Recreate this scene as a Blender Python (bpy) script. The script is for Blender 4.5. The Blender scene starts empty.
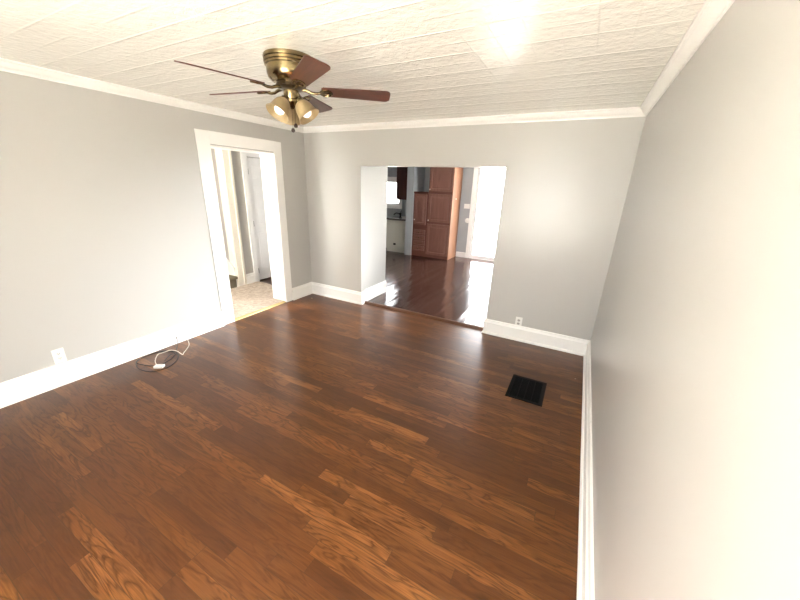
import bpy, bmesh, math, random
from mathutils import Vector, Matrix
random.seed(7)
PI = math.pi
S = bpy.context.scene
C = S.collection

# ------------------------------------------------------------------ camera
cam_d = bpy.data.cameras.new('camera')
cam = bpy.data.objects.new('camera', cam_d)
C.objects.link(cam)
cam_d.sensor_fit = 'HORIZONTAL'
cam_d.sensor_width = 36.0
cam_d.lens = 330.96 * 36.0 / 800.0
cam_d.clip_start = 0.02
YAW, PITCH, ROLL = 0.4840, -0.3345, 0.0368
fw = Vector((-math.sin(YAW) * math.cos(PITCH), math.cos(YAW) * math.cos(PITCH), math.sin(PITCH)))
rt = Vector((math.cos(YAW), math.sin(YAW), 0))
up = rt.cross(fw)
rt2 = math.cos(ROLL) * rt + math.sin(ROLL) * up
up2 = -math.sin(ROLL) * rt + math.cos(ROLL) * up
m = Matrix((rt2, up2, -fw)).transposed().to_4x4()
m.translation = (3.7965, -4.021, 1.7784)
cam.matrix_world = m
S.camera = cam

# ------------------------------------------------------------------ light
w = bpy.data.worlds.new('sky')
S.world = w
w.use_nodes = True
bg = w.node_tree.nodes['Background']
bg.inputs['Color'].default_value = (0.97, 0.98, 1.0, 1)
bg.inputs['Strength'].default_value = 1.0

S.view_settings.view_transform = 'Standard'
S.view_settings.look = 'None'
S.view_settings.gamma = 1.0
S.view_settings.use_curve_mapping = False
S.view_settings.exposure = 4.35

sun_d = bpy.data.lights.new('sun', 'SUN')
sun_d.energy = 9.0
sun_d.angle = math.radians(8)
sun_d.color = (1.0, 0.95, 0.85)
sun = bpy.data.objects.new('sun', sun_d)
sun.rotation_euler = Vector((0.8, 1.0, -1.25)).to_track_quat('-Z', 'Y').to_euler()
C.objects.link(sun)


def portal(name, loc, direction, sx, sy):
    d = bpy.data.lights.new(name, 'AREA')
    d.shape = 'RECTANGLE'
    d.size, d.size_y = sx, sy
    d.cycles.is_portal = True
    o = bpy.data.objects.new(name, d)
    o.location = loc
    o.rotation_euler = Vector(direction).to_track_quat('-Z', 'Y').to_euler()
    C.objects.link(o)


# room measures (metres): x along the back wall, y towards it, z up
W, H, HD = 4.13, 2.51, 2.46           # width, ceiling, ceiling of the other rooms
YF = -4.95                            # front wall, behind the camera
YB = 4.45                             # far wall of the kitchen
OX0, OX1, OZ = 1.002, 2.945, 2.005    # wide opening in the back wall
DY0, DY1, DZ = -1.485, -0.575, 2.125  # doorway in the left wall
LT = 0.25                             # left wall thickness
BT = 0.15                             # back wall thickness
ST = 0.02                             # raised floor of the kitchen
HX = -1.25                            # hall wall
GX0, GX1, GZ = 1.365, 2.36, 2.28       # glass door opening
YE = -2.25                            # entry end of the hall, set close for light, under an added porch roof
FWIN = [(2.15, 3.65)]   # front windows
FZ0, FZ1 = 0.55, 2.2
portal('front_window_daylight', (2.9, YF - 0.2, 1.4), (0, 1, 0), 1.5, 1.7)
portal('glass_door_daylight', (1.89, YB + 0.2, 1.1), (0, -1, 0), 0.95, 2.1)
portal('kitchen_window_daylight', (-1.15, YB + 0.2, 1.56), (0, -1, 0), 0.7, 0.65)
portal('hall_entry_daylight', (-0.75, YE - 0.2, 1.25), (0, 1, 0), 0.8, 2.0)
# added area lamp outside the unseen kitchen side window, brightening the left wall
side_d = bpy.data.lights.new('side_window_added_lamp', 'AREA')
side_d.shape = 'RECTANGLE'
side_d.size, side_d.size_y = 1.5, 1.3
side_d.energy = 2.5
side_d.spread = math.radians(29)
side_d.color = (0.93, 0.97, 1.0)
side = bpy.data.objects.new('side_window_added_lamp', side_d)
side.location = (W + 0.6, 2.45, 1.75)
side.rotation_euler = (Vector((0.0, -2.35, 0.25)) - side.location).to_track_quat('-Z', 'Y').to_euler()
C.objects.link(side)


# ------------------------------------------------------------------ materials
def mat(name, col=(0.8, 0.8, 0.8), rough=0.5, metal=0.0, spec=0.5, **k):
    m = bpy.data.materials.new(name)
    m.use_nodes = True
    b = m.node_tree.nodes['Principled BSDF']
    b.inputs['Base Color'].default_value = (*col, 1)
    b.inputs['Roughness'].default_value = rough
    b.inputs['Metallic'].default_value = metal
    b.inputs['Specular IOR Level'].default_value = spec
    for kk, v in k.items():
        b.inputs[kk.replace('_', ' ')].default_value = v
    return m


class N:
    """small node builder"""
    def __init__(s, m):
        s.t = m.node_tree
        s.b = s.t.nodes['Principled BSDF']

    def n(s, typ, **kw):
        x = s.t.nodes.new(typ)
        for k, v in kw.items():
            setattr(x, k, v)
        return x

    def l(s, a, b):
        s.t.links.new(a, b)

    def put(s, sock, v):
        if isinstance(v, bpy.types.NodeSocket):
            s.l(v, sock)
        else:
            sock.default_value = v

    def math(s, op, a, b=0.0, c=0.0, clamp=False):
        x = s.n('ShaderNodeMath', operation=op, use_clamp=clamp)
        s.put(x.inputs[0], a); s.put(x.inputs[1], b); s.put(x.inputs[2], c)
        return x.outputs[0]

    def co(s):
        return s.n('ShaderNodeTexCoord').outputs['Object']

    def sep(s, v):
        x = s.n('ShaderNodeSeparateXYZ'); s.l(v, x.inputs[0]); return x.outputs

    def comb(s, a, b, c):
        x = s.n('ShaderNodeCombineXYZ')
        for i, v in enumerate((a, b, c)):
            s.put(x.inputs[i], v)
        return x.outputs[0]

    def noise(s, v, scale, detail=3, rough=0.55, dist=0.0):
        x = s.n('ShaderNodeTexNoise')
        s.l(v, x.inputs['Vector'])
        x.inputs['Scale'].default_value = scale
        x.inputs['Detail'].default_value = detail
        x.inputs['Roughness'].default_value = rough
        x.inputs['Distortion'].default_value = dist
        return x.outputs['Fac']

    def white(s, v):
        x = s.n('ShaderNodeTexWhiteNoise', noise_dimensions='3D'); s.l(v, x.inputs['Vector']); return x.outputs

    def ramp(s, f, stops, interp='LINEAR'):
        x = s.n('ShaderNodeValToRGB')
        x.color_ramp.interpolation = interp
        e = x.color_ramp.elements
        while len(e) < len(stops):
            e.new(0.5)
        for i, (p, c) in enumerate(stops):
            e[i].position = p
            e[i].color = (*c, 1) if len(c) == 3 else c
        s.l(f, x.inputs[0])
        return x.outputs[0]

    def mix(s, f, a, b, typ='MIX'):
        x = s.n('ShaderNodeMix', data_type='RGBA', blend_type=typ)
        s.put(x.inputs[0], f); s.put(x.inputs[6], a); s.put(x.inputs[7], b)
        return x.outputs[2]

    def bump(s, h, strength=0.3, dist=0.01):
        x = s.n('ShaderNodeBump')
        s.l(h, x.inputs['Height'])
        x.inputs['Strength'].default_value = strength
        x.inputs['Distance'].default_value = dist
        s.l(x.outputs[0], s.b.inputs['Normal'])


def wall_paint(name, col, rough=0.38):
    m = mat(name, col, rough)
    n = N(m)
    v = n.co()
    n.bump(n.noise(v, 160, 2), 0.05, 0.002)
    return m


def plank_floor(name, along, width, length, stops, rough, gap, grain=1.0, tilt=0.0):
    m = mat(name, rough=rough, spec=0.4)
    n = N(m)
    x, y, z = n.sep(n.co())
    u, v = (x, y) if along == 'x' else (y, x)
    r = n.math('DIVIDE', v, width)
    row = n.math('FLOOR', r)
    off = n.white(n.comb(row, 3.7, 1.1))[0]
    lr = n.math('ADD', n.math('MULTIPLY', n.white(n.comb(row, 9.1, 5.3))[0], 0.6), 0.7)
    c = n.math('DIVIDE', n.math('ADD', u, n.math('MULTIPLY', off, 7.0)), n.math('MULTIPLY', lr, length))
    colm = n.math('FLOOR', c)
    rnd = n.white(n.comb(row, colm, 0.5))
    rnd_col = n.sep(rnd[1])
    # cathedral grain: rings stretched along the plank, shifted per plank
    shift = n.math('MULTIPLY', rnd[0], 37.0)
    gv = n.comb(n.math('MULTIPLY', u, 1.6), n.math('MULTIPLY', v, 11.0), shift)
    warp = n.noise(gv, 1.3, 3, 0.5, 0.6)
    rings = n.math('FRACT', n.math('MULTIPLY', warp, 7.0))
    rings = n.math('ABSOLUTE', n.math('SUBTRACT', n.math('MULTIPLY', rings, 2.0), 1.0))
    rings = n.math('MULTIPLY', n.math('POWER', rings, 2.2), n.math('ADD', n.math('MULTIPLY', rnd_col[0], 0.75), 0.25))
    fv = n.comb(n.math('MULTIPLY', u, 6.0), n.math('MULTIPLY', v, 160.0), shift)
    fine = n.noise(fv, 1.0, 3, 0.6)
    tone = n.math('ADD', n.math('MULTIPLY', rnd[0], 0.5), n.math('MULTIPLY', fine, 0.5))
    big = n.noise(gv, 0.6, 2)
    tone = n.math('ADD', tone, n.math('MULTIPLY', n.math('SUBTRACT', big, 0.5), 0.5), clamp=True)
    base = n.ramp(tone, stops)
    dark = n.mix(1.0, base, (0.36, 0.28, 0.22, 1), 'MULTIPLY')
    base = n.mix(n.math('MULTIPLY', rings, 0.8 * grain), base, dark)
    # seams
    fr = n.math('FRACT', r); fc = n.math('FRACT', c)
    er = n.math('MULTIPLY', n.math('MINIMUM', fr, n.math('SUBTRACT', 1.0, fr)), width)
    ec = n.math('MULTIPLY', n.math('MINIMUM', fc, n.math('SUBTRACT', 1.0, fc)), length)
    e = n.math('MINIMUM', er, ec)
    seam = n.math('LESS_THAN', e, gap)
    base = n.mix(n.math('MULTIPLY', seam, 0.65), base, (0.035, 0.018, 0.01, 1))
    n.l(base, n.b.inputs['Base Color'])
    tiltv = n.math('MULTIPLY', n.math('SUBTRACT', n.white(n.comb(row, 2.2, 7.7))[0], 0.5), n.math('SUBTRACT', fr, 0.5))
    hgt = n.math('SUBTRACT', n.math('MULTIPLY', fine, 0.02), n.math('MULTIPLY', seam, 0.05))
    hgt = n.math('ADD', hgt, n.math('MULTIPLY', tiltv, tilt))
    n.bump(hgt, 0.5, 0.001)
    rr = n.math('ADD', n.math('MULTIPLY', n.noise(n.co(), 2.5, 3), 0.014), rough - 0.005)
    n.l(rr, n.b.inputs['Roughness'])
    return m


def tin_ceiling():
    m = mat('pressed_tile_ceiling', (0.89, 0.88, 0.82), 0.22)
    n = N(m)
    v = n.co()
    x, y, z = n.sep(v)

    def ridge(c, per, wid, ph):
        f = n.math('FRACT', n.math('DIVIDE', n.math('ADD', c, ph), per))
        d = n.math('MULTIPLY', n.math('MINIMUM', f, n.math('SUBTRACT', 1.0, f)), per)
        return n.math('SUBTRACT', 1.0, n.math('DIVIDE', d, wid), clamp=True)
    br = n.ramp(n.noise(v, 3.1, 2), [(0.42, (0, 0, 0)), (0.56, (1, 1, 1))])
    bx = n.ramp(n.noise(n.comb(x, n.math('MULTIPLY', y, 0.6), 4.0), 1.7, 2), [(0.45, (0, 0, 0)), (0.6, (1, 1, 1))])
    g1 = n.math('MAXIMUM', n.math('MULTIPLY', ridge(x, 0.1545, 0.007, 0.013), n.math('MULTIPLY', bx, 0.4)), n.math('MULTIPLY', ridge(y, 0.1545, 0.012, 0.0), br))
    u = n.math('MULTIPLY', n.math('FRACT', n.math('DIVIDE', y, 0.309)), 0.309)
    lip = n.math('MAXIMUM', n.math('SUBTRACT', 1.0, n.math('DIVIDE', u, 0.07), clamp=True),
                 n.math('SUBTRACT', 1.0, n.math('DIVIDE', n.math('SUBTRACT', 0.309, u), 0.010), clamp=True))
    g2 = n.math('MAXIMUM', n.math('MULTIPLY', ridge(x, 0.618, 0.008, 0.013), n.math('MULTIPLY', bx, 0.5)), lip)
    orn = n.n('ShaderNodeTexVoronoi', feature='SMOOTH_F1')
    n.l(v, orn.inputs['Vector'])
    orn.inputs['Scale'].default_value = 24.0
    sw = n.noise(v, 30, 3, 0.6, 1.0)
    h = n.math('ADD', n.math('MULTIPLY', g1, 1.0), n.math('MULTIPLY', g2, 1.2))
    h = n.math('ADD', h, n.math('MULTIPLY', sw, 1.5))
    h = n.math('ADD', h, n.math('MULTIPLY', orn.outputs['Distance'], 1.2))
    n.bump(h, 0.6, 0.004)
    return m


def wood(name, c1, c2, axis='z', rough=0.35, scale=1.0):
    m = mat(name, c1, rough)
    n = N(m)
    x, y, z = n.sep(n.co())
    k = {'x': (2.0, 26.0, 26.0), 'y': (26.0, 2.0, 26.0), 'z': (26.0, 26.0, 2.0)}[axis]
    gv = n.comb(n.math('MULTIPLY', x, k[0] * scale), n.math('MULTIPLY', y, k[1] * scale), n.math('MULTIPLY', z, k[2] * scale))
    f = n.noise(gv, 1.0, 4, 0.6, 0.8)
    n.l(n.ramp(f, [(0.3, c1), (0.7, c2)]), n.b.inputs['Base Color'])
    return m


def glass_mat():
    m = bpy.data.materials.new('clear_glass')
    m.use_nodes = True
    t = m.node_tree
    t.nodes.remove(t.nodes['Principled BSDF'])
    tr = t.nodes.new('ShaderNodeBsdfTransparent')
    gl = t.nodes.new('ShaderNodeBsdfGlossy')
    gl.inputs['Roughness'].default_value = 0.02
    mx = t.nodes.new('ShaderNodeMixShader')
    mx.inputs[0].default_value = 0.06
    t.links.new(tr.outputs[0], mx.inputs[1]); t.links.new(gl.outputs[0], mx.inputs[2])
    t.links.new(mx.outputs[0], t.nodes['Material Output'].inputs['Surface'])
    return m


M = {}
M['wall'] = wall_paint('grey_wall_paint', (0.49, 0.48, 0.452), 0.30)
M['wall_cool'] = wall_paint('blue_grey_wall_paint', (0.36, 0.38, 0.39), 0.45)
M['wall_hall'] = wall_paint('taupe_wall_paint', (0.42, 0.40, 0.37), 0.45)
M['trim'] = mat('white_trim_paint', (0.87, 0.86, 0.83), 0.28)
M['warm_lit_trim'] = mat('warm_lit_trim_paint', (0.80, 0.76, 0.67), 0.35)  # cream tint puts the hall's warm light into the white casing's colour
M['door'] = mat('white_door_paint', (0.82, 0.81, 0.80), 0.35)
M['ceiling'] = tin_ceiling()
M['flat_white'] = mat('flat_white_paint', (0.80, 0.80, 0.78), 0.7)
M['oak'] = plank_floor('brown_oak_planks', 'x', 0.076, 0.95,
                       [(0.12, (0.060, 0.019, 0.0055)), (0.42, (0.100, 0.033, 0.0085)), (0.68, (0.150, 0.054, 0.0135)), (0.92, (0.29, 0.122, 0.034))],
                       0.284, 0.0011, 1.2)
M['strip'] = plank_floor('dark_strip_boards', 'y', 0.057, 1.3,
                         [(0.0, (0.032, 0.014, 0.011)), (0.5, (0.060, 0.026, 0.019)), (1.0, (0.13, 0.064, 0.045))],
                         0.15, 0.0009, 0.6, 8.0)
M['hall_floor'] = plank_floor('hall_dark_boards', 'y', 0.057, 1.1,
                              [(0.0, (0.045, 0.018, 0.012)), (1.0, (0.11, 0.05, 0.03))], 0.3, 0.0009, 0.6)
M['reducer'] = wood('brown_reducer_wood', (0.085, 0.032, 0.014), (0.15, 0.06, 0.025), 'x', 0.3)
M['brass'] = mat('antique_brass', (0.255, 0.195, 0.100), 0.24, 1.0)
M['brass_dark'] = mat('dark_bronze', (0.10, 0.075, 0.05), 0.35, 1.0)
M['blade'] = wood('rosewood_blade', (0.060, 0.016, 0.008), (0.115, 0.034, 0.016), 'x', 0.4)
M['blade_top'] = M['blade']
M['bulb'] = mat('frosted_bulb', (0.9, 0.9, 0.88), 0.4)
bb = M['bulb'].node_tree.nodes['Principled BSDF']
bb.inputs['Emission Color'].default_value = (1.0, 0.93, 0.8, 1)
bb.inputs['Emission Strength'].default_value = 0.06
M['shade'] = mat('amber_scavo_glass', (0.50, 0.40, 0.24), 0.35)
sn = N(M['shade'])
sn.l(sn.ramp(sn.noise(sn.co(), 18, 3), [(0.3, (0.30, 0.225, 0.115)), (0.7, (0.42, 0.33, 0.19))]), sn.b.inputs['Base Color'])
tl = sn.n('ShaderNodeBsdfTranslucent'); tl.inputs['Color'].default_value = (0.75, 0.55, 0.28, 1)
mx = sn.n('ShaderNodeMixShader'); mx.inputs[0].default_value = 0.15
sn.l(sn.b.outputs[0], mx.inputs[1]); sn.l(tl.outputs[0], mx.inputs[2])
sn.l(mx.outputs[0], sn.t.nodes['Material Output'].inputs['Surface'])
M['black_metal'] = mat('black_painted_metal', (0.004, 0.004, 0.004), 0.6, spec=0.15)
M['black'] = mat('shade_black', (0.004, 0.004, 0.004), 0.9, spec=0.1)  # black stands in for unlit depth in the vent and the closet
M['plastic'] = mat('white_plastic', (0.80, 0.79, 0.75), 0.35)
M['slot'] = mat('dark_slot', (0.09, 0.08, 0.07), 0.6)
M['rubber'] = mat('black_cable_sheath', (0.014, 0.012, 0.011), 0.45)
M['white_cord'] = mat('off_white_cord', (0.72, 0.66, 0.56), 0.45)
M['cherry'] = wood('cherry_cabinet', (0.185, 0.078, 0.055), (0.245, 0.110, 0.080), 'z', 0.38)
M['cherry_rail'] = wood('cherry_rail', (0.125, 0.042, 0.028), (0.170, 0.062, 0.043), 'x', 0.38)
M['lit_side'] = wood('lit_side_panel', (0.24, 0.105, 0.052), (0.31, 0.145, 0.075), 'z', 0.4)  # lighter copy of the cherry, side light put into its colour
M['dark_cherry'] = wood('dark_cherry', (0.050, 0.013, 0.008), (0.075, 0.020, 0.012), 'z', 0.4)
M['knob'] = mat('pale_ceramic_knob', (0.75, 0.68, 0.58), 0.3)
M['counter'] = mat('dark_laminate', (0.06, 0.045, 0.035), 0.25)
M['enamel'] = mat('off_white_enamel', (0.74, 0.72, 0.63), 0.35)
M['steel'] = mat('steel', (0.5, 0.5, 0.5), 0.3, 1.0)
M['gold_strip'] = mat('brass_strip', (0.62, 0.46, 0.22), 0.35, 0.6)
M['glass'] = glass_mat()
M['concrete'] = mat('pale_patio', (0.55, 0.54, 0.50), 0.9)
cp = mat('shag_carpet', (0.5, 0.42, 0.34), 0.95, spec=0.1)
cn = N(cp)
cv = cn.co()
cn.l(cn.ramp(cn.noise(cv, 22, 4, 0.7), [(0.3, (0.42, 0.33, 0.26)), (0.7, (0.72, 0.62, 0.53))]), cn.b.inputs['Base Color'])
cn.bump(cn.noise(cv, 60, 4, 0.7), 0.9, 0.02)
M['carpet'] = cp
M['stair_carpet'] = mat('olive_stair_carpet', (0.24, 0.21, 0.15), 0.95, spec=0.1)
n_ = N(M['stair_carpet']); n_.bump(n_.noise(n_.co(), 150, 2), 0.6, 0.006)
M['chip'] = mat('pale_chip', (0.6, 0.48, 0.36), 0.7)


# ------------------------------------------------------------------ mesh helpers
class MB:
    def __init__(s):
        s.bm = bmesh.new()

    def face(s, vs):
        try:
            return s.bm.faces.new(vs)
        except ValueError:
            return None

    def box(s, a, b, M4=None):
        x0, x1 = sorted((a[0], b[0])); y0, y1 = sorted((a[1], b[1])); z0, z1 = sorted((a[2], b[2]))
        c = [(x0, y0, z0), (x1, y0, z0), (x1, y1, z0), (x0, y1, z0), (x0, y0, z1), (x1, y0, z1), (x1, y1, z1), (x0, y1, z1)]
        v = [s.bm.verts.new((M4 @ Vector(q)) if M4 else q) for q in c]
        for f in ((3, 2, 1, 0), (4, 5, 6, 7), (0, 1, 5, 4), (1, 2, 6, 5), (2, 3, 7, 6), (3, 0, 4, 7)):
            s.face([v[i] for i in f])
        return s

    def loft(s, rings, closed=True, caps=True):
        R = [[s.bm.verts.new(q) for q in r] for r in rings]
        n = len(R[0])
        for i in range(len(R) - 1):
            for j in range(n if closed else n - 1):
                k = (j + 1) % n
                s.face([R[i][j], R[i][k], R[i + 1][k], R[i + 1][j]])
        if caps:
            s.face(list(reversed(R[0]))); s.face(R[-1])
        return s

    def lathe(s, prof, seg=32, M4=None, cap=True):
        rings = []
        for r, z in prof:
            rg = []
            for i in range(seg):
                a = 2 * PI * i / seg
                q = Vector((max(r, 1e-5) * math.cos(a), max(r, 1e-5) * math.sin(a), z))
                rg.append(M4 @ q if M4 else q)
            rings.append(rg)
        return s.loft(rings, True, cap)

    def tube(s, pts, r, seg=8, caps=True):
        pts = [Vector(q) for q in pts]
        rs = r if isinstance(r, (list, tuple)) else [r] * len(pts)
        nrm = None
        rings = []
        for i, q in enumerate(pts):
            d = (pts[min(i + 1, len(pts) - 1)] - pts[max(i - 1, 0)]).normalized()
            if nrm is None:
                nrm = d.orthogonal().normalized()
            nrm = (nrm - d * nrm.dot(d)).normalized()
            bn = d.cross(nrm)
            rings.append([q + rs[i] * (math.cos(2 * PI * j / seg) * nrm + math.sin(2 * PI * j / seg) * bn) for j in range(seg)])
        return s.loft(rings, True, caps)

    def prism(s, outline, z0, z1, M4=None):
        a = [Vector((x, y, z0)) for x, y in outline]
        b = [Vector((x, y, z1)) for x, y in outline]
        if M4:
            a = [M4 @ q for q in a]; b = [M4 @ q for q in b]
        return s.loft([a, b])

    def sphere(s, c, r, M4=None):
        prof = [(r * math.sin(PI * i / 10), -r * math.cos(PI * i / 10)) for i in range(11)]
        T = Matrix.Translation(c)
        return s.lathe(prof, 16, (M4 @ T) if M4 else T, False)


def obj(name, mb, material, parent=None, smooth=False, bevel=0.0, kind=None):
    bmesh.ops.remove_doubles(mb.bm, verts=mb.bm.verts, dist=1e-5)
    bmesh.ops.recalc_face_normals(mb.bm, faces=mb.bm.faces)
    me = bpy.data.meshes.new(name)
    mb.bm.to_mesh(me); mb.bm.free()
    for mm in (material if isinstance(material, list) else [material]):
        me.materials.append(mm)
    o = bpy.data.objects.new(name, me)
    C.objects.link(o)
    if smooth:
        for p in me.polygons:
            p.use_smooth = True
        me.set_sharp_from_angle(angle=math.radians(40))
    if bevel:
        b = o.modifiers.new('bevel', 'BEVEL')
        b.width = bevel; b.segments = 2; b.limit_method = 'ANGLE'
    if parent:
        o.parent = parent
    if kind:
        o['kind'] = kind
    return o


def struct(name, mb, material, parent=None, **k):
    return obj(name, mb, material, parent, kind=None if parent else 'structure', **k)


def tag(o, label, cat, group=None):
    o['label'] = label; o['category'] = cat
    if group:
        o['group'] = group
    return o


def thing(name, label, cat, loc=(0, 0, 0), rotz=0.0, group=None):
    o = bpy.data.objects.new(name, None)
    o.empty_display_size = 0.1
    C.objects.link(o)
    o.location = loc; o.rotation_euler = (0, 0, rotz)
    return tag(o, label, cat, group)


def root(name):
    o = bpy.data.objects.new(name, None)
    C.objects.link(o)
    o['kind'] = 'structure'
    return o


def boxes(*bs):
    mb = MB()
    for a, b in bs:
        mb.box(a, b)
    return mb


def panel_holes(u0, u1, z0, z1, holes, put):
    """boxes filling a wall rectangle around non overlapping holes (u0,u1,z0,z1)"""
    us = sorted({u0, u1, *[h[0] for h in holes], *[h[1] for h in holes]})
    mb = MB()
    for a, b in zip(us, us[1:]):
        hs = sorted([h for h in holes if h[0] <= a and h[1] >= b], key=lambda h: h[2])
        z = z0
        for h in hs:
            if h[2] > z:
                put(mb, a, b, z, h[2])
            z = h[3]
        if z < z1:
            put(mb, a, b, z, z1)
    return mb


def strip(name, A, B, inward, prof, mA=0, mB=0, material=None, z0=0.0):
    """profile (d from wall, z) swept from A to B along a wall; mA/mB = mitre at the ends (+1 inner corner)"""
    A = Vector((*A, z0)); B = Vector((*B, z0)); n = Vector((*inward, 0)); t = (B - A).normalized()
    mb = MB()
    mb.loft([[A + n * d + t * (d * mA) + Vector((0, 0, z)) for d, z in prof],
             [B + n * d - t * (d * mB) + Vector((0, 0, z)) for d, z in prof]])
    return struct(name, mb, material or M['trim'])


BASE = [(0, 0), (0.033, 0), (0.033, 0.012), (0.026, 0.024), (0.018, 0.028), (0.018, 0.138), (0.026, 0.142), (0.026, 0.156),
        (0.019, 0.164), (0.014, 0.180), (0.013, 0.192), (0.0, 0.195)]
BASE2 = [(0, 0), (0.018, 0), (0.018, 0.11), (0.010, 0.13), (0, 0.132)]
CROWN = [(0.0, 2.440), (0.010, 2.440), (0.012, 2.450), (0.020, 2.458), (0.034, 2.466), (0.047, 2.480), (0.054, 2.494),
         (0.066, 2.497), (0.066, 2.51), (0.0, 2.51)]

# ------------------------------------------------------------------ setting: living room
struct('floor', boxes(((-0.0, YF, -0.10), (W, BT - 0.055, 0.0))), M['oak'])
struct('ceiling', boxes(((-0.0, YF, H), (W, BT, H + 0.1))), M['ceiling'])
struct('wall_left', panel_holes(YF, BT, 0, H, [(DY0, DY1, 0, DZ)],
                                lambda mb, a, b, z, t: mb.box((-LT, a, z), (0, b, t))), M['wall'])
struct('wall_back', panel_holes(0, W, 0, H, [(OX0, OX1, 0, OZ)],
                                lambda mb, a, b, z, t: mb.box((a, 0, z), (b, BT, t))), M['wall'])
KW = (1.75, 3.15, 0.85, 2.2)           # side window of the kitchen
struct('wall_right', panel_holes(YF, YB + 0.15, 0, H, [KW], lambda mb, a, b, z, t: mb.box((W, a, z), (W + 0.15, b, t))), M['wall'])
struct('wall_front', panel_holes(-LT, W, 0, H, [(a, b, FZ0, FZ1) for a, b in FWIN],
                                 lambda mb, a, b, z, t: mb.box((a, YF - 0.15, z), (b, YF, t))), M['wall'])


def make_window(name, x0, x1, z0, z1, y, out, mullion=True):
    """sash window in a wall running along x; the room lies on the -out side of y"""
    r = root(name)
    fr = MB()
    yo = y + out * 0.06; yi = y + out * 0.11
    t = 0.045
    fr.box((x0, yo, z0), (x0 + t, yi, z1)).box((x1 - t, yo, z0), (x1, yi, z1))
    fr.box((x0 + t, yo, z0), (x1 - t, yi, z0 + t)).box((x0 + t, yo, z1 - t), (x1 - t, yi, z1))
    zm = (z0 + z1) / 2
    if mullion:
        fr.box((x0 + t, yo, zm - 0.02), (x1 - t, yi, zm + 0.02))
    obj('sash_frame', fr, M['trim'], r, bevel=0.003)
    if mullion:
        obj('pane', boxes(((x0 + t, yi - 0.02, z0 + t), (x1 - t, yi - 0.015, zm - 0.02))), M['glass'], r)
        obj('pane', boxes(((x0 + t, yi - 0.02, zm + 0.02), (x1 - t, yi - 0.015, z1 - t))), M['glass'], r)
    else:
        obj('pane', boxes(((x0 + t, yi - 0.02, z0 + t), (x1 - t, yi - 0.015, z1 - t))), M['glass'], r)
    c = 0.10
    cs = MB()
    ya = y - out * 0.018
    cs.box((x0 - c, ya, z0 - c), (x0, y, z1 + c)).box((x1, ya, z0 - c), (x1 + c, y, z1 + c))
    cs.box((x0, ya, z1), (x1, y, z1 + c)).box((x0, ya, z0 - c), (x1, y, z0))
    obj('window_casing', cs, M['trim'], r)
    return r


for i, (a, b) in enumerate(FWIN):
    make_window('window_%d' % (i + 1), a, b, FZ0, FZ1, YF, -1)

# baseboards and crown
CW = 0.13
strip('baseboard_left', (0, YF), (0, DY0 - CW - 0.02), (1, 0), BASE, 0, 0)
strip('baseboard_left_corner', (0, DY1 + CW - 0.008), (0, 0), (1, 0), BASE, 0, 1)
strip('baseboard_back', (0, 0), (OX0, 0), (0, -1), BASE, 1, -1)
strip('baseboard_back_right', (OX1, 0), (W, 0), (0, -1), BASE, -1, 1)
strip('baseboard_right', (W, 0), (W, YF), (-1, 0), BASE, 1, 0)
strip('baseboard_opening_left', (OX0, 0), (OX0, 0.095), (1, 0), BASE, -1, 0)
strip('baseboard_opening_right', (OX1, 0), (OX1, 0.095), (-1, 0), BASE, -1, 0)
strip('baseboard_jamb', (OX0, 0.095), (OX0, 0.73), (1, 0), [(d, z) for d, z in BASE], 0, 0, z0=ST)
strip('trim_1', (0, YF), (0, 0), (1, 0), CROWN, 0, 1)
strip('trim_2', (0, 0), (W, 0), (0, -1), CROWN, 1, 1)
strip('trim_3', (W, 0), (W, YF), (-1, 0), CROWN, 1, 0)

# doorway casing and jamb in the left wall
mb = MB()
e = 0.008
for y0, y1 in ((DY0 - CW - 0.02, DY0 + e), (DY1 - e, DY1 + CW - 0.01)):
    mb.box((0, y0, 0), (0.011, y1, 2.2661))
mb.box((0, DY0 + e, DZ + 0.012), (0.011, DY1 - e, 2.2661))
struct('trim_4', mb, M['trim'], bevel=0.004)
mb = MB()
mb.box((-LT - 0.02, DY0, 0), (0.0, DY0 + 0.012, DZ)).box((-LT - 0.02, DY1 - 0.012, 0), (0.0, DY1, DZ))
mb.box((-LT - 0.02, DY0 + 0.012, DZ - 0.012), (0.0, DY1 - 0.012, DZ))
struct('trim_5', mb, M['trim'])
# ------------------------------------------------------------------ setting: kitchen beyond the opening
KX0 = -2.4
struct('floor_kitchen', boxes(((OX0 + 0.0, BT - 0.055, -0.10), (W, 0.74, ST)), ((KX0, 0.74, -0.10), (W, YB, ST))), M['strip'])
mb = MB()
mb.prism([(0.030, -0.0), (0.098, 0.0), (0.098, 0.027), (0.088, 0.030), (0.062, 0.027), (0.034, 0.008)], OX0 + 0.001, OX1 - 0.001,
         Matrix(((0, 0, 1, 0), (1, 0, 0, 0), (0, 1, 0, 0), (0, 0, 0, 1))))
struct('trim_6', mb, M['reducer'])
struct('ceiling_kitchen', boxes(((KX0, BT, HD), (W, YB, HD + 0.1))), M['flat_white'])
struct('wall_stub', boxes(((OX0 - 0.12, BT, 0), (OX0 - 0.004, 0.73, HD)), ((KX0, 0.73 - 0.1, 0), (OX0 - 0.12, 0.73, HD))), M['wall'])
struct('wall_kitchen_back', panel_holes(KX0 - 0.15, W, 0, HD, [(-1.50, -0.80, 1.24, 1.88), (GX0, GX1, 0.0, GZ)],
                                        lambda mb, a, b, z, t: mb.box((a, YB, z), (b, YB + 0.15, t))), M['wall_cool'])
struct('wall_kitchen_left', boxes(((KX0 - 0.15, 0.63, 0), (KX0, YB, HD))), M['wall_cool'])
struct('wall_partition', boxes(((-0.235, 3.80, ST), (-0.055, YB, HD))), wall_paint('pale_blue_grey_paint', (0.44, 0.47, 0.48)))
make_window('window_2', -1.50, -0.80, 1.24, 1.88, YB, 1, False)
r_ = root('window_4')
mb = MB(); x0, x1 = W + 0.05, W + 0.10
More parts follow.
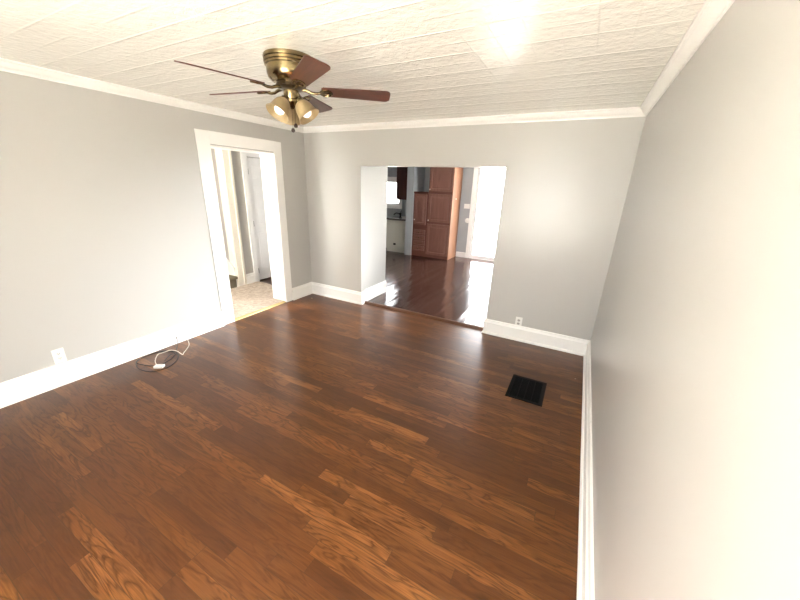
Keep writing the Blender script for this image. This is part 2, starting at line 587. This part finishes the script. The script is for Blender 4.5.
for q in (((x0, KW[0], KW[2]), (x1, KW[0] + 0.05, KW[3])), ((x0, KW[1] - 0.05, KW[2]), (x1, KW[1], KW[3])),
          ((x0, KW[0] + 0.05, KW[2]), (x1, KW[1] - 0.05, KW[2] + 0.05)), ((x0, KW[0] + 0.05, KW[3] - 0.05), (x1, KW[1] - 0.05, KW[3]))):
    mb.box(*q)
obj('sash_frame', mb, M['trim'], r_)
obj('pane', boxes(((W + 0.07, KW[0] + 0.05, KW[2] + 0.05), (W + 0.075, KW[1] - 0.05, KW[3] - 0.05))), M['glass'], r_)
strip('baseboard_kitchen', (0.99, YB), (GX0 - 0.12, YB), (0, -1), BASE2, 0, 0, z0=ST)

# glass door
dr = root('door_1')
mb = MB()
mb.box((GX0 - 0.115, YB - 0.02, ST), (GX0 - 0.035, YB, GZ + 0.13)).box((GX1 + 0.035, YB - 0.02, ST), (GX1 + 0.115, YB, GZ + 0.13))
mb.box((GX0 - 0.035, YB - 0.02, GZ + 0.035), (GX1 + 0.035, YB, GZ + 0.13))
obj('door_casing', mb, M['trim'], dr, bevel=0.004)
mb = MB()
y0, y1 = YB + 0.03, YB + 0.075
mb.box((GX0, y0, ST), (GX0 + 0.05, y1, GZ)).box((GX1 - 0.05, y0, ST), (GX1, y1, GZ))
mb.box((GX0 + 0.05, y0, ST), (GX1 - 0.05, y1, ST + 0.09)).box((GX0 + 0.05, y0, GZ - 0.06), (GX1 - 0.05, y1, GZ))
obj('door_frame', mb, M['trim'], dr, bevel=0.004)
obj('pane', boxes(((GX0 + 0.05, y0 + 0.02, ST + 0.09), (GX1 - 0.05, y0 + 0.026, GZ - 0.06))), M['glass'], dr)
obj('jamb', boxes(((GX0 - 0.035, YB - 0.01, ST), (GX0, YB + 0.15, GZ + 0.035)), ((GX1, YB - 0.01, ST), (GX1 + 0.035, YB + 0.15, GZ + 0.035)),
                  ((GX0, YB - 0.01, GZ), (GX1, YB + 0.15, GZ + 0.035)), ((GX0, YB, -0.1), (GX1, YB + 0.15, ST))), M['trim'], dr)
struct('ground', boxes(((-14, YB + 0.15, -0.4), (16, YB + 22, -0.12)), ((-14, YF - 22, -0.4), (16, YF - 0.15, -0.12))), M['concrete'])

# ------------------------------------------------------------------ setting: hall beyond the left doorway
HB = 0.63
struct('floor_hall', boxes(((HX - 0.6, -0.3, -0.10), (HX, HB + 0.1, -0.001)), ((HX, YE, -0.10), (0.0, HB, -0.001))), M['hall_floor'])
struct('ceiling_hall_and_added_roof', boxes(((HX - 0.7, -0.4, HD), (-LT, HB + 0.1, HD + 0.1)), ((HX, YF, HD), (-LT, -0.4, HD + 0.1)), ((-5.0, YF, HD), (HX - 0.12, -1.5, HD + 0.1)), ((-3.9, -1.5, HD + 0.5), (HX, -0.4, HD + 0.6))), M['flat_white'])  # includes an unseen porch roof, added to keep sun out of the hall
SY0, SY1 = -1.40, -0.47
struct('wall_hall', panel_holes(YE, HB, 0, HD + 0.6, [(SY0, SY1, 0, 2.36), (-0.04, 0.70, 0, 2.125)],
                                lambda mb, a, b, z, t: mb.box((HX - 0.12, a, z), (HX, b, t))), M['wall_hall'])
struct('wall_hall_front', panel_holes(HX - 0.12, -LT, 0, HD, [(HX + 0.12, -LT - 0.1, 0.25, 2.25)],
                                      lambda mb, a, b, z, t: mb.box((a, YE - 0.15, z), (b, YE, t))), M['wall_hall'])
make_window('window_3', HX + 0.12, -LT - 0.1, 0.25, 2.25, YE, -1, False)
struct('wall_stair', boxes(((-3.9, SY1 + 0.004, 0), (HX - 0.12, SY1 + 0.104, HD + 0.5)), ((-3.9, SY0 - 0.1, 0), (HX - 0.12, SY0, HD + 0.5)),
                           ((-4.0, SY0, 0), (-3.9, SY1, HD + 0.5))), M['wall_hall'])
# cased stair opening
mb = MB()
mb.box((HX, SY1 - 0.004, 0), (HX + 0.022, SY1 + 0.145, 2.44)).box((HX, SY0 - 0.14, 0), (HX + 0.022, SY0 + 0.004, 2.44))
mb.box((HX, SY0 + 0.004, 2.352), (HX + 0.022, SY1 - 0.004, 2.44))
mb.box((HX - 0.14, SY1 - 0.012, 0), (HX, SY1, 2.36))
mb.box((HX + 0.022, SY1 + 0.10, 0), (HX + 0.034, SY1 + 0.145, 2.44))
struct('trim_7', mb, M['warm_lit_trim'], bevel=0.004)
strip('baseboard_hall', (HX, SY1 + 0.146), (HX, -0.145), (1, 0), BASE, 0, 0)
# hall door
dr = root('door_2')
mb = MB()
mb.box((HX, -0.145, 0), (HX + 0.022, -0.046, 2.24))
mb.box((HX, -0.046, 2.131), (HX + 0.022, HB, 2.24))
obj('door_casing', mb, M['door'], dr, bevel=0.003)
DW0, DW1 = -0.036, HB - 0.005
mb = MB()
mb.box((HX - 0.045, DW0, 0.025), (HX - 0.008, DW1, 2.12))
# raised panels
for z0, z1 in ((0.20, 0.90), (1.03, 1.68), (1.79, 2.00)):
    for a, b in ((DW0 + 0.09, DW0 + 0.285), (DW0 + 0.375, DW0 + 0.57)):
        x = HX - 0.008
        mb.loft([[(x, a, z0), (x, b, z0), (x, b, z1), (x, a, z1)],
                 [(x + 0.003, a + 0.012, z0 + 0.012), (x + 0.003, b - 0.012, z0 + 0.012), (x + 0.003, b - 0.012, z1 - 0.012), (x + 0.003, a + 0.012, z1 - 0.012)],
                 [(x + 0.001, a + 0.028, z0 + 0.028), (x + 0.001, b - 0.028, z0 + 0.028), (x + 0.001, b - 0.028, z1 - 0.028), (x + 0.001, a + 0.028, z1 - 0.028)],
                 [(x + 0.0025, a + 0.05, z0 + 0.05), (x + 0.0025, b - 0.05, z0 + 0.05), (x + 0.0025, b - 0.05, z1 - 0.05), (x + 0.0025, a + 0.05, z1 - 0.05)]])
obj('door_leaf', mb, M['door'], dr)
for z in (1.90, 1.045, 0.20):
    hb = MB()
    hb.lathe([(0.008, -0.05), (0.008, 0.05)], 10, Matrix.Translation((HX + 0.004, -0.041, z)))
    hb.box((HX - 0.007, -0.036, z - 0.045), (HX - 0.004, -0.018, z + 0.045))
    h = obj('hinge', hb, M['black_metal'], dr)
    h['label'] = 'dark hinge'
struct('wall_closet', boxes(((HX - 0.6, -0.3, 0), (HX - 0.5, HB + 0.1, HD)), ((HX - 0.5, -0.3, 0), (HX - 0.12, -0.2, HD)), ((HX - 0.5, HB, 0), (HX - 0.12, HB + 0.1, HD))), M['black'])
struct('wall_hall_end', boxes(((HX - 0.12, HB, 0), (-LT, HB + 0.1, HD))), M['wall_hall'])

# ------------------------------------------------------------------ hall carpet, strip, stairs
mb = MB()
pts = [(-0.06, DY0 - 0.9), (-0.06, -0.46)]
pts = [(-LT - 0.02, -2.6), (-LT - 0.02, DY0 + 0.013), (-0.028, DY0 + 0.013), (-0.028, DY1 - 0.013), (-LT - 0.02, DY1 - 0.013), (-0.40, -0.42)]
for i in range(9):
    a = i / 8
    pts.append((-0.40 - 0.80 * a, -0.42 + 0.34 * math.sin(a * PI * 0.62)))
pts += [(HX + 0.035, -0.15), (HX + 0.035, -2.6)]
mb.prism(pts, 0.0, 0.022)
o = obj('carpet', mb, M['carpet'])
tag(o, 'pinkish beige shag carpet on the hall floor beyond the doorway', 'carpet')
mb = MB()
mb.prism([(-0.030, 0), (0.004, 0), (0.002, 0.010), (-0.012, 0.016), (-0.026, 0.024), (-0.030, 0.024)], DY0 + 0.013, DY1 - 0.013,
         Matrix(((1, 0, 0, 0), (0, 0, 1, 0), (0, 1, 0, 0), (0, 0, 0, 1))))
o = obj('threshold_strip', mb, M['gold_strip'])
tag(o, 'thin gold metal carpet strip across the left doorway threshold', 'strip')

t = thing('staircase', 'carpeted stairs with a rounded bottom step, just seen inside the left doorway', 'stairs', (HX, -0.9, 0))
for k in range(6):
    x1 = HX + 0.030 - 0.26 * k - 0.03; z1 = 0.195 * (k + 1)
    a = SY0 + 0.02; b = SY1 - 0.035
    rb = boxes(((x1 - 0.26, a, z1 - 0.195), (x1, b, z1 - 0.035)))
    obj('riser', rb, M['stair_carpet'], t).location = (-HX, 0.9, 0)
    prof = [(x1 - 0.27, z1 - 0.035), (x1 + 0.02, z1 - 0.04), (x1 + 0.045, z1 - 0.034), (x1 + 0.055, z1 - 0.016), (x1 + 0.045, z1 + 0.002), (x1 + 0.02, z1 + 0.010), (x1 - 0.27, z1 + 0.008)]
    tb = MB(); tb.loft([[(x, a, z) for x, z in prof], [(x, b, z) for x, z in prof]])
    obj('tread', tb, M['stair_carpet'], t).location = (-HX, 0.9, 0)
sk = MB()
sx = HX - 0.02
sk.loft([[(sx, SY1 - 0.033, 0.0), (sx, SY1 - 0.033, 0.34), (sx - 1.5, SY1 - 0.033, 0.34 + 1.125), (sx - 1.5, SY1 - 0.033, 1.0)],
         [(sx, SY1 - 0.013, 0.0), (sx, SY1 - 0.013, 0.34), (sx - 1.5, SY1 - 0.013, 0.34 + 1.125), (sx - 1.5, SY1 - 0.013, 1.0)]])
o = obj('skirt_board', sk, M['trim'], t); o.location = (-HX, 0.9, 0); o['label'] = 'white sloping skirt board'


# ------------------------------------------------------------------ ceiling fan
FX, FY, ZB = 1.985, -2.195, 2.335
fan = thing('ceiling_fan', 'antique brass hugger ceiling fan with five dark wood blades and amber shades', 'ceiling fan', (FX, FY, H))


def zz(v):
    return v - H


hs = MB()
hs.lathe([(0.10, zz(2.51)), (0.154, zz(2.51)), (0.157, zz(2.500)), (0.155, zz(2.490)), (0.150, zz(2.487)), (0.155, zz(2.483)), (0.154, zz(2.472)),
          (0.148, zz(2.469)), (0.151, zz(2.465)), (0.150, zz(2.456)), (0.142, zz(2.453)), (0.141, zz(2.415)), (0.133, zz(2.390)), (0.112, zz(2.373)), (0.080, zz(2.367)), (0.05, zz(2.365))], 48)
obj('motor_housing', hs, M['brass'], fan, smooth=True)
hb = MB()
hb.lathe([(0.06, zz(2.370)), (0.085, zz(2.367)), (0.088, zz(2.343)), (0.07, zz(2.333)), (0.045, zz(2.331))], 32)
for i in range(10):
    a = 2 * PI * i / 10
    hb.box((0.078, -0.010, zz(2.357)), (0.094, 0.010, zz(2.347)), Matrix.Rotation(a, 4, 'Z'))
obj('flywheel', hb, M['brass_dark'], fan, smooth=True)
sh = MB()
sh.lathe([(0.040, zz(2.333)), (0.047, zz(2.329)), (0.048, zz(2.285)), (0.044, zz(2.278)), (0.054, zz(2.272)), (0.053, zz(2.260)), (0.035, zz(2.245)), (0.016, zz(2.235)), (0.010, zz(2.225)), (0.0, zz(2.222))], 32)
obj('switch_housing', sh, M['brass'], fan, smooth=True)

PITCHB = math.radians(-13)
for az in (-171.3, -104.7, -32.7, 36.1, 110.3):
    Rz = Matrix.Rotation(math.radians(az), 4, 'Z')
    Rp = Matrix.Translation((0, 0, zz(ZB))) @ Rz @ Matrix.Rotation(PITCHB, 4, 'X')
    out = []
    r0, r1, w0, w1 = 0.195, 0.642, 0.053, 0.068
    out += [(r0, -w0 + 0.012), (r0 + 0.012, -w0)]
    for i in range(7):
        a = -PI / 2 + PI / 2 * i / 6
        out.append((r1 - 0.035 + 0.035 * math.cos(a), -w1 + 0.035 + 0.035 * math.sin(a)))
    for i in range(7):
        a = PI / 2 * i / 6
        out.append((r1 - 0.035 + 0.035 * math.cos(a), w1 - 0.035 + 0.035 * math.sin(a)))
    out += [(r0 + 0.012, w0), (r0, w0 - 0.012)]
    bl = MB(); bl.prism(out, -0.003, 0.003)
    b = obj('blade', bl, M['blade'], fan)
    b.matrix_local = Rp
    # bracket: arm from the flywheel, then an open loop screwed under the blade
    ir = MB()
    ir.tube([(0.07, 0, 0.005), (0.10, 0, 0.000), (0.13, 0, -0.012), (0.16, 0, -0.014), (0.19, 0, -0.008)], [0.011, 0.010, 0.009, 0.009, 0.008], 10)
    loop = []
    for i in range(25):
        a = 2 * PI * i / 24
        loop.append((0.222 + 0.038 * math.cos(a), 0.034 * math.sin(a), -0.008))
    ir.tube(loop, 0.0055, 8)
    ir.box((0.185, -0.006, -0.012), (0.262, 0.006, -0.004))
    for sx_, sy_ in ((0.205, 0.028), (0.205, -0.028), (0.258, 0.0)):
        ir.lathe([(0.007, -0.014), (0.007, -0.004)], 10, Matrix.Translation((sx_, sy_, 0)))
    i2 = obj('blade_iron', ir, M['brass'], b, smooth=True)
    i2['label'] = 'brass blade bracket'

for az in (21, -99, 141):
    # arm and bell shade; shade axis leans outwards
    A = Matrix.Rotation(math.radians(az), 4, 'Z')
    ar = MB()
    ar.tube([A @ Vector(q) for q in ((0.028, 0, zz(2.262)), (0.038, 0, zz(2.271)), (0.046, 0, zz(2.273)), (0.050, 0, zz(2.268)))], 0.009, 10)
    tilt = Matrix.Translation((0.046, 0, zz(2.274))) @ Matrix.Rotation(math.radians(-36), 4, 'Y')
    T = A @ tilt
    ar.lathe([(0.012, 0.006), (0.026, 0.002), (0.031, -0.008), (0.031, -0.022), (0.028, -0.026)], 24, T)
    la = obj('light_arm', ar, M['brass'], fan, smooth=True)
    so = MB()
    prof = [(0.030, -0.014), (0.040, -0.022), (0.049, -0.036), (0.055, -0.055), (0.059, -0.075), (0.064, -0.095), (0.073, -0.111), (0.077, -0.116)]
    inn = [(r - 0.004, z) for r, z in prof]
    so.lathe(prof + [(0.075, -0.1175)] + list(reversed(inn)), 36, T, False)
    s2 = obj('lamp_shade', so, M['shade'], la, smooth=True)
    s2['label'] = 'amber bell glass shade'
    bu = MB()
    bu.lathe([(0.013, -0.022), (0.013, -0.040), (0.018, -0.050), (0.028, -0.064), (0.033, -0.080), (0.031, -0.095), (0.022, -0.107), (0.010, -0.113), (0.0, -0.114)], 24, T)
    b2 = obj('bulb', bu, M['bulb'], la, smooth=True)
    b2['label'] = 'white frosted bulb'
for (dx, dy, zl) in ((0.016, 0.006, 2.127), (0.002, -0.006, 2.098)):
    ch = MB()
    ch.tube([(dx, dy, zz(2.226)), (dx, dy, zz(zl + 0.01))], 0.0012, 6)
    c = obj('pull_chain', ch, M['brass_dark'], fan)
    fb = MB(); fb.lathe([(0.0, 0.015), (0.007, 0.012), (0.013, 0.0), (0.011, -0.010), (0.0, -0.015)], 16, Matrix.Translation((dx, dy, zz(zl))))
    f = obj('fob', fb, mat('dark_wood_fob', (0.03, 0.014, 0.008), 0.4), c, smooth=True)

# ------------------------------------------------------------------ floor vent
vx0, vx1, vy0, vy1 = 3.472, 3.788, -1.285, -0.868
v = thing('floor_vent', 'black metal floor register set in the brown planks near the right wall', 'vent', ((vx0 + vx1) / 2, (vy0 + vy1) / 2, 0))
a, b = (vx1 - vx0) / 2, (vy1 - vy0) / 2
mb = MB()
fr = 0.032
for q in (((-a, -b, 0.0), (-a + fr, b, 0.006)), ((a - fr, -b, 0.0), (a, b, 0.006)), ((-a + fr, -b, 0.0), (a - fr, -b + fr, 0.006)), ((-a + fr, b - fr, 0.0), (a - fr, b, 0.006))):
    mb.box(*q)
obj('vent_frame', mb, M['black_metal'], v, bevel=0.002)
mb = MB()
mb.box((-a + fr, -b + fr, 0.0), (a - fr, b - fr, 0.0008))
obj('vent_dark_sheet', mb, M['black'], v)  # flat black sheet, the dark of the duct painted in
mb = MB()
k = 0
y = -b + fr + 0.008
while y < b - fr - 0.004:
    mb.box((-a + fr, y, 0.0008), (a - fr, y + 0.005, 0.005))
    y += 0.0145
for x in (-a / 2.6, 0, a / 2.6):
    mb.box((x - 0.003, -b + fr, 0.0008), (x + 0.003, b - fr, 0.0045))
obj('vent_grille', mb, M['black_metal'], v)


# ------------------------------------------------------------------ wall plates
def outlet(label, loc, rotz, w=0.078, h=0.125, face=(0.45, 0.43, 0.40)):
    o = thing('wall_outlet', label, 'outlet', loc, rotz)     # local: wall plane y=0, faces -y
    mb = MB(); mb.box((-w / 2, -0.006, -h / 2), (w / 2, 0, h / 2))
    obj('cover_plate', mb, M['plastic'], o, bevel=0.003)
    for z in (0.021, -0.021):
        mb = MB()
        pr = []
        for i in range(16):
            t_ = 2 * PI * i / 16
            pr.append((0.017 * math.cos(t_), max(-0.0135, min(0.0135, 0.017 * math.sin(t_)))))
        mb.prism(pr, 0.0, 0.003, Matrix(((1, 0, 0, 0), (0, 0, -1, -0.006), (0, 1, 0, z), (0, 0, 0, 1))))
        r = obj('receptacle', mb, mat('receptacle_face', face, 0.4), o)
        mb = MB()
        for x in (-0.0065, 0.0065):
            mb.box((x - 0.0013, -0.0098, z - 0.002), (x + 0.0013, -0.009, z + 0.007))
        mb.box((-0.0025, -0.0098, z - 0.010), (0.0025, -0.009, z - 0.005))
        obj('slot', mb, M['slot'], r)
    mb = MB(); mb.lathe([(0.0028, 0), (0.0028, 0.0015)], 10, Matrix(((1, 0, 0, 0), (0, 0, -1, -0.006), (0, 1, 0, 0), (0, 0, 0, 1))))
    obj('screw', mb, M['steel'], o)
    return o


outlet('white duplex outlet on the back wall right of the wide opening', (3.340, 0, 0.241), 0)
outlet('white outlet low on the left wall above the baseboard', (0, -3.155, 0.267), PI / 2, 0.08, 0.13, (0.74, 0.73, 0.69))

o = thing('light_switch', 'white double rocker switch plate on the grey wall left of the glass door', 'switch', (1.162, YB, 1.326))
mb = MB(); mb.box((-0.075, -0.007, -0.058), (0.075, 0, 0.058)); obj('cover_plate', mb, M['plastic'], o, bevel=0.003)
for x in (-0.034, 0.034):
    mb = MB(); mb.box((x - 0.016, -0.011, -0.033), (x + 0.016, -0.007, 0.033)); obj('rocker', mb, M['plastic'], o, bevel=0.002)
o = thing('thermostat', 'small round white thermostat on the grey wall below the switch plate', 'thermostat', (1.21, YB, 0.975))
RY = Matrix(((1, 0, 0, 0), (0, 0, -1, 0), (0, 1, 0, 0), (0, 0, 0, 1)))
mb = MB(); mb.lathe([(0.062, 0), (0.062, 0.010), (0.052, 0.018), (0.0, 0.019)], 28, RY); obj('body', mb, M['plastic'], o, smooth=True)
mb = MB(); mb.lathe([(0.030, 0.018), (0.028, 0.030), (0.0, 0.031)], 24, RY); obj('dial', mb, M['plastic'], o, smooth=True)

# ------------------------------------------------------------------ cables on the floor
def smooth_path(pts, n=8):
    P = [Vector(q) for q in pts]
    out = []
    for i in range(len(P) - 1):
        p0, p1, p2, p3 = P[max(i - 1, 0)], P[i], P[i + 1], P[min(i + 2, len(P) - 1)]
        for k in range(n):
            t_ = k / n
            out.append(0.5 * ((2 * p1) + (-p0 + p2) * t_ + (2 * p0 - 5 * p1 + 4 * p2 - p3) * t_ ** 2 + (-p0 + 3 * p1 - 3 * p2 + p3) * t_ ** 3))
    out.append(P[-1])
    return out


r = 0.0036
pts = [(0.042, -2.224, 0.055), (0.046, -2.224, 0.030), (0.075, -2.245, 0.010), (0.17, -2.31, r), (0.276, -2.375, r), (0.19, -2.365, r), (0.114, -2.398, r), (0.071, -2.504, r), (0.083, -2.621, r),
       (0.159, -2.692, r), (0.293, -2.722, r), (0.42, -2.695, r), (0.47, -2.632, r), (0.473, -2.542, r), (0.40, -2.43, r), (0.28, -2.362, 0.011),
       (0.18, -2.372, 0.013), (0.105, -2.42, 0.013), (0.085, -2.51, 0.013), (0.10, -2.62, 0.013), (0.148, -2.682, 0.013), (0.258, -2.659, 0.006), (0.348, -2.614, r), (0.372, -2.548, r), (0.356, -2.506, r), (0.334, -2.446, 0.006),
       (0.296, -2.392, 0.020), (0.268, -2.42, 0.016), (0.29, -2.47, 0.010), (0.335, -2.515, 0.012)]
cb = thing('coaxial_cable', 'black cable coiled in loops on the floor by the left baseboard', 'cable', (0, 0, 0))
mb = MB(); mb.tube(smooth_path(pts, 6), r, 8); obj('cord', mb, M['rubber'], cb, smooth=True)
mb = MB(); mb.lathe([(0.0055, 0), (0.0055, 0.03), (0.004, 0.034)], 10, Matrix.Translation((0.042, -2.224, 0.052))); obj('connector', mb, M['brass_dark'], cb, smooth=True)
wc = thing('white_cord', 'short off-white cord with a white plug lying across the black coil', 'cord', (0, 0, 0))
zt = 0.0305
pts = [(0.037, -2.12, 0.010), (0.09, -2.135, r), (0.20, -2.195, r), (0.315, -2.318, r), (0.352, -2.352, 0.012), (0.27, -2.358, zt), (0.198, -2.381, zt), (0.185, -2.454, zt), (0.187, -2.503, zt), (0.28, -2.575, 0.022), (0.36, -2.605, 0.019), (0.40, -2.612, 0.021)]
mb = MB(); mb.tube(smooth_path(pts, 6), r, 8); obj('cord', mb, M['white_cord'], wc, smooth=True)
mb = MB(); mb.box((-0.042, -0.026, -0.012), (0.042, 0.026, 0.012))
o = obj('plug', mb, M['plastic'], wc, bevel=0.006); o.location = (0.425, -2.612, 0.0225); o.rotation_euler = (0, 0, math.radians(35))

# small pale flakes on the planks
for lab, x, y in (('tiny pale chip on the floor near the back left corner', 0.19, -0.22), ('tiny pale speck on the floor near the right baseboard', 4.03, -0.62)):
    mb = MB(); mb.prism([(-0.014, -0.005), (0.004, -0.008), (0.016, 0.001), (0.002, 0.007), (-0.012, 0.005)], 0, 0.003)
    o = obj('chip', mb, M['chip']); o.location = (x, y, 0)
    tag(o, lab, 'chip')
    if x > 1:
        o.scale = (0.5, 0.5, 0.6)

# ------------------------------------------------------------------ pantry cabinet in the kitchen
P0, P1, PM = -0.050, 0.978, 0.345
PY = 3.86
pc = thing('pantry_cabinet', 'tall cherry wood pantry cabinet beside the glass door, with four small drawers', 'cabinet', (0, PY, ST))


def pbox(x0, y0, z0, x1, y1, z1):
    return ((x0, y0 - PY, z0 - ST), (x1, y1 - PY, z1 - ST))


mb = MB()
mb.box(*pbox(PM, PY, ST, P1 - 0.02, 4.445, 2.42))
mb.box(*pbox(P0, PY, ST, PM, 4.445, 1.60))
obj('body', mb, M['cherry_rail'], pc)
mb = MB(); mb.box(*pbox(P1 - 0.02, PY - 0.022, ST, P1, 4.445, 2.42))
sp = obj('side_panel', mb, M['lit_side'], pc); sp['label'] = 'side panel coloured lighter and more orange for the light on it'
mb = MB(); mb.box(*pbox(P0, PY - 0.03, 1.60, PM, 4.445, 1.635))
obj('top_board', mb, M['cherry_rail'], pc, bevel=0.004)


def knob(parent, x, y, z, nx=0, ny=-1, km=None):
    mb = MB()
    T = Matrix.Translation((x, y, z)) @ Vector((nx, ny, 0)).to_track_quat('Z', 'Y').to_matrix().to_4x4()
    mb.lathe([(0.007, 0), (0.006, 0.012), (0.015, 0.018), (0.016, 0.024), (0.010, 0.030), (0.0, 0.031)], 14, T)
    o = obj('knob', mb, km or M['knob'], parent, smooth=True)
    if not km:
        o['label'] = 'pale round knob'


def front(name, x0, x1, z0, z1, rail=0.055, kn=None, km=None):
    mb = MB()
    y0, y1 = -0.020, 0.0
    a, b, c, d = x0, x1, z0 - ST, z1 - ST
    # frame with a recessed centre that steps up to a raised field
    yf = y0
    def ring(i, y):
        return [(a + i, y, c + i), (b - i, y, c + i), (b - i, y, d - i), (a + i, y, d - i)]
    mb.loft([ring(0, y1), ring(0, yf + 0.003), ring(0.003, yf), ring(rail, yf), ring(rail + 0.006, yf + 0.010), ring(rail + 0.018, yf + 0.010), ring(rail + 0.038, yf + 0.003)])
    o = obj(name, mb, M['cherry'], pc)
    if kn:
        knob(o, kn[0], yf, kn[1] - ST, km=km)
    return o


front('door', PM + 0.015, P1 - 0.030, 0.10, 0.875, 0.06)
front('door', PM + 0.015, P1 - 0.030, 0.93, 1.60, 0.06, (PM + 0.045, 0.965))
front('door', PM + 0.015, P1 - 0.030, 1.66, 2.40, 0.06, (PM + 0.04, 1.70))
front('door', P0 + 0.03, PM - 0.035, 0.835, 1.575, 0.05, (P0 + 0.055, 0.955))
for i in range(4):
    z0 = 0.165 + i * 0.140
    front('drawer', P0 + 0.03, PM - 0.035, z0, z0 + 0.122, 0.022, ((P0 + PM) / 2, z0 + 0.061), M['brass'])
knob(sp, P1, 4.05 - PY, 1.50 - ST, 1, 0)

# ------------------------------------------------------------------ kitchen counter run
bc = thing('base_cabinet', 'off-white kitchen base unit with a black fitting low on its front', 'cabinet', (-0.6, 3.90, ST))


def b_(x0, y0, z0, x1, y1, z1):
    return ((x0 + 0.6, y0 - 3.90, z0 - ST), (x1 + 0.6, y1 - 3.90, z1 - ST))


mb = MB(); mb.box(*b_(-0.90, 3.925, 0.11, -0.24, 4.445, 0.885)); obj('carcass', mb, M['enamel'], bc)
mb = MB(); mb.box(*b_(-0.89, 3.905, 0.155, -0.25, 3.925, 0.80)); obj('front_panel', mb, M['enamel'], bc, bevel=0.006)
mb = MB(); mb.box(*b_(-0.89, 3.905, 0.812, -0.25, 3.925, 0.878)); obj('top_rail', mb, M['enamel'], bc, bevel=0.006)
mb = MB(); mb.box(*b_(-0.88, 3.96, ST, -0.24, 4.445, 0.11)); o = obj('plinth', mb, M['enamel'], bc)
mb = MB(); mb.box(*b_(-0.638, 3.885, 0.222, -0.562, 3.905, 0.272)); o = obj('fitting', mb, M['black_metal'], bc, bevel=0.012); o['label'] = 'black oval fitting'
mb = MB(); mb.box((-0.95, 3.875, 0.886), (-0.24, 4.448, 0.925))
o = obj('countertop', mb, M['counter'], bevel=0.004); tag(o, 'dark kitchen worktop running under the bright window', 'worktop')
uc = thing('wall_cabinet', 'dark cherry kitchen wall cabinet hanging right of the bright window', 'cabinet', (-0.52, 4.11, 1.41))
mb = MB(); mb.box((-0.18, 0.0, 0), (0.28, 0.335, 0.95)); obj('carcass', mb, M['dark_cherry'], uc)
mb = MB(); mb.box((-0.18, -0.02, 0.0), (0.13, 0.0, 0.95)); obj('door', mb, M['dark_cherry'], uc, bevel=0.004)
# things on the worktop
fa = thing('faucet', 'small black faucet on the dark worktop under the window', 'faucet', (-0.62, 4.22, 0.925))
mb = MB(); mb.lathe([(0.045, 0), (0.045, 0.008), (0.026, 0.02), (0.024, 0.09), (0.03, 0.10), (0.028, 0.13), (0.0, 0.14)], 20); obj('base', mb, M['black_metal'], fa, smooth=True)
mb = MB(); mb.tube([(0, 0, 0.07), (-0.03, -0.05, 0.12), (-0.07, -0.12, 0.13), (-0.10, -0.17, 0.10), (-0.105, -0.18, 0.07)], 0.013, 10); obj('spout', mb, M['black_metal'], fa, smooth=True)
mb = MB(); mb.tube([(0, 0, 0.135), (0.01, 0.01, 0.17), (0.05, -0.02, 0.19)], 0.008, 8); obj('lever', mb, M['black_metal'], fa, smooth=True)
mb = MB(); mb.lathe([(0.0, 0.004), (0.06, 0.0), (0.065, 0.006), (0.095, 0.05), (0.10, 0.056), (0.094, 0.054), (0.06, 0.012), (0.0, 0.010)], 28)
o = obj('bowl', mb, M['plastic'], smooth=True); o.location = (-0.42, 4.10, 0.925)
tag(o, 'pale shallow bowl on the dark worktop beside the black faucet', 'bowl')

# switch plate on the stair wall in the hall
o = thing('light_switch', 'white switch plate on the stair wall seen through the left doorway', 'switch', (-2.0, SY1 + 0.004, 1.75))
mb = MB(); mb.box((-0.045, -0.007, -0.06), (0.045, 0, 0.06)); obj('cover_plate', mb, M['plastic'], o, bevel=0.003)
mb = MB(); mb.box((-0.005, -0.016, -0.008), (0.005, -0.007, 0.012)); obj('toggle', mb, M['plastic'], o)

# unseen dome lamp, added to warm and brighten the hall
cl = thing('added_hall_lamp', 'added dome lamp on the hall ceiling, out of view beyond the left doorway', 'added lamp', (-0.75, -1.65, HD))
mb = MB(); mb.lathe([(0.13, 0), (0.13, -0.02), (0.115, -0.025), (0.0, -0.025)], 32); obj('base', mb, M['brass'], cl, smooth=True)
dome = mat('opal_dome', (0.85, 0.82, 0.75), 0.4)
db = dome.node_tree.nodes['Principled BSDF']
db.inputs['Emission Color'].default_value = (1.0, 0.86, 0.66, 1)
db.inputs['Emission Strength'].default_value = 7.0
mb = MB(); mb.lathe([(0.112, -0.025), (0.108, -0.05), (0.085, -0.075), (0.045, -0.09), (0.0, -0.094)], 32); obj('dome', mb, dome, cl, smooth=True)
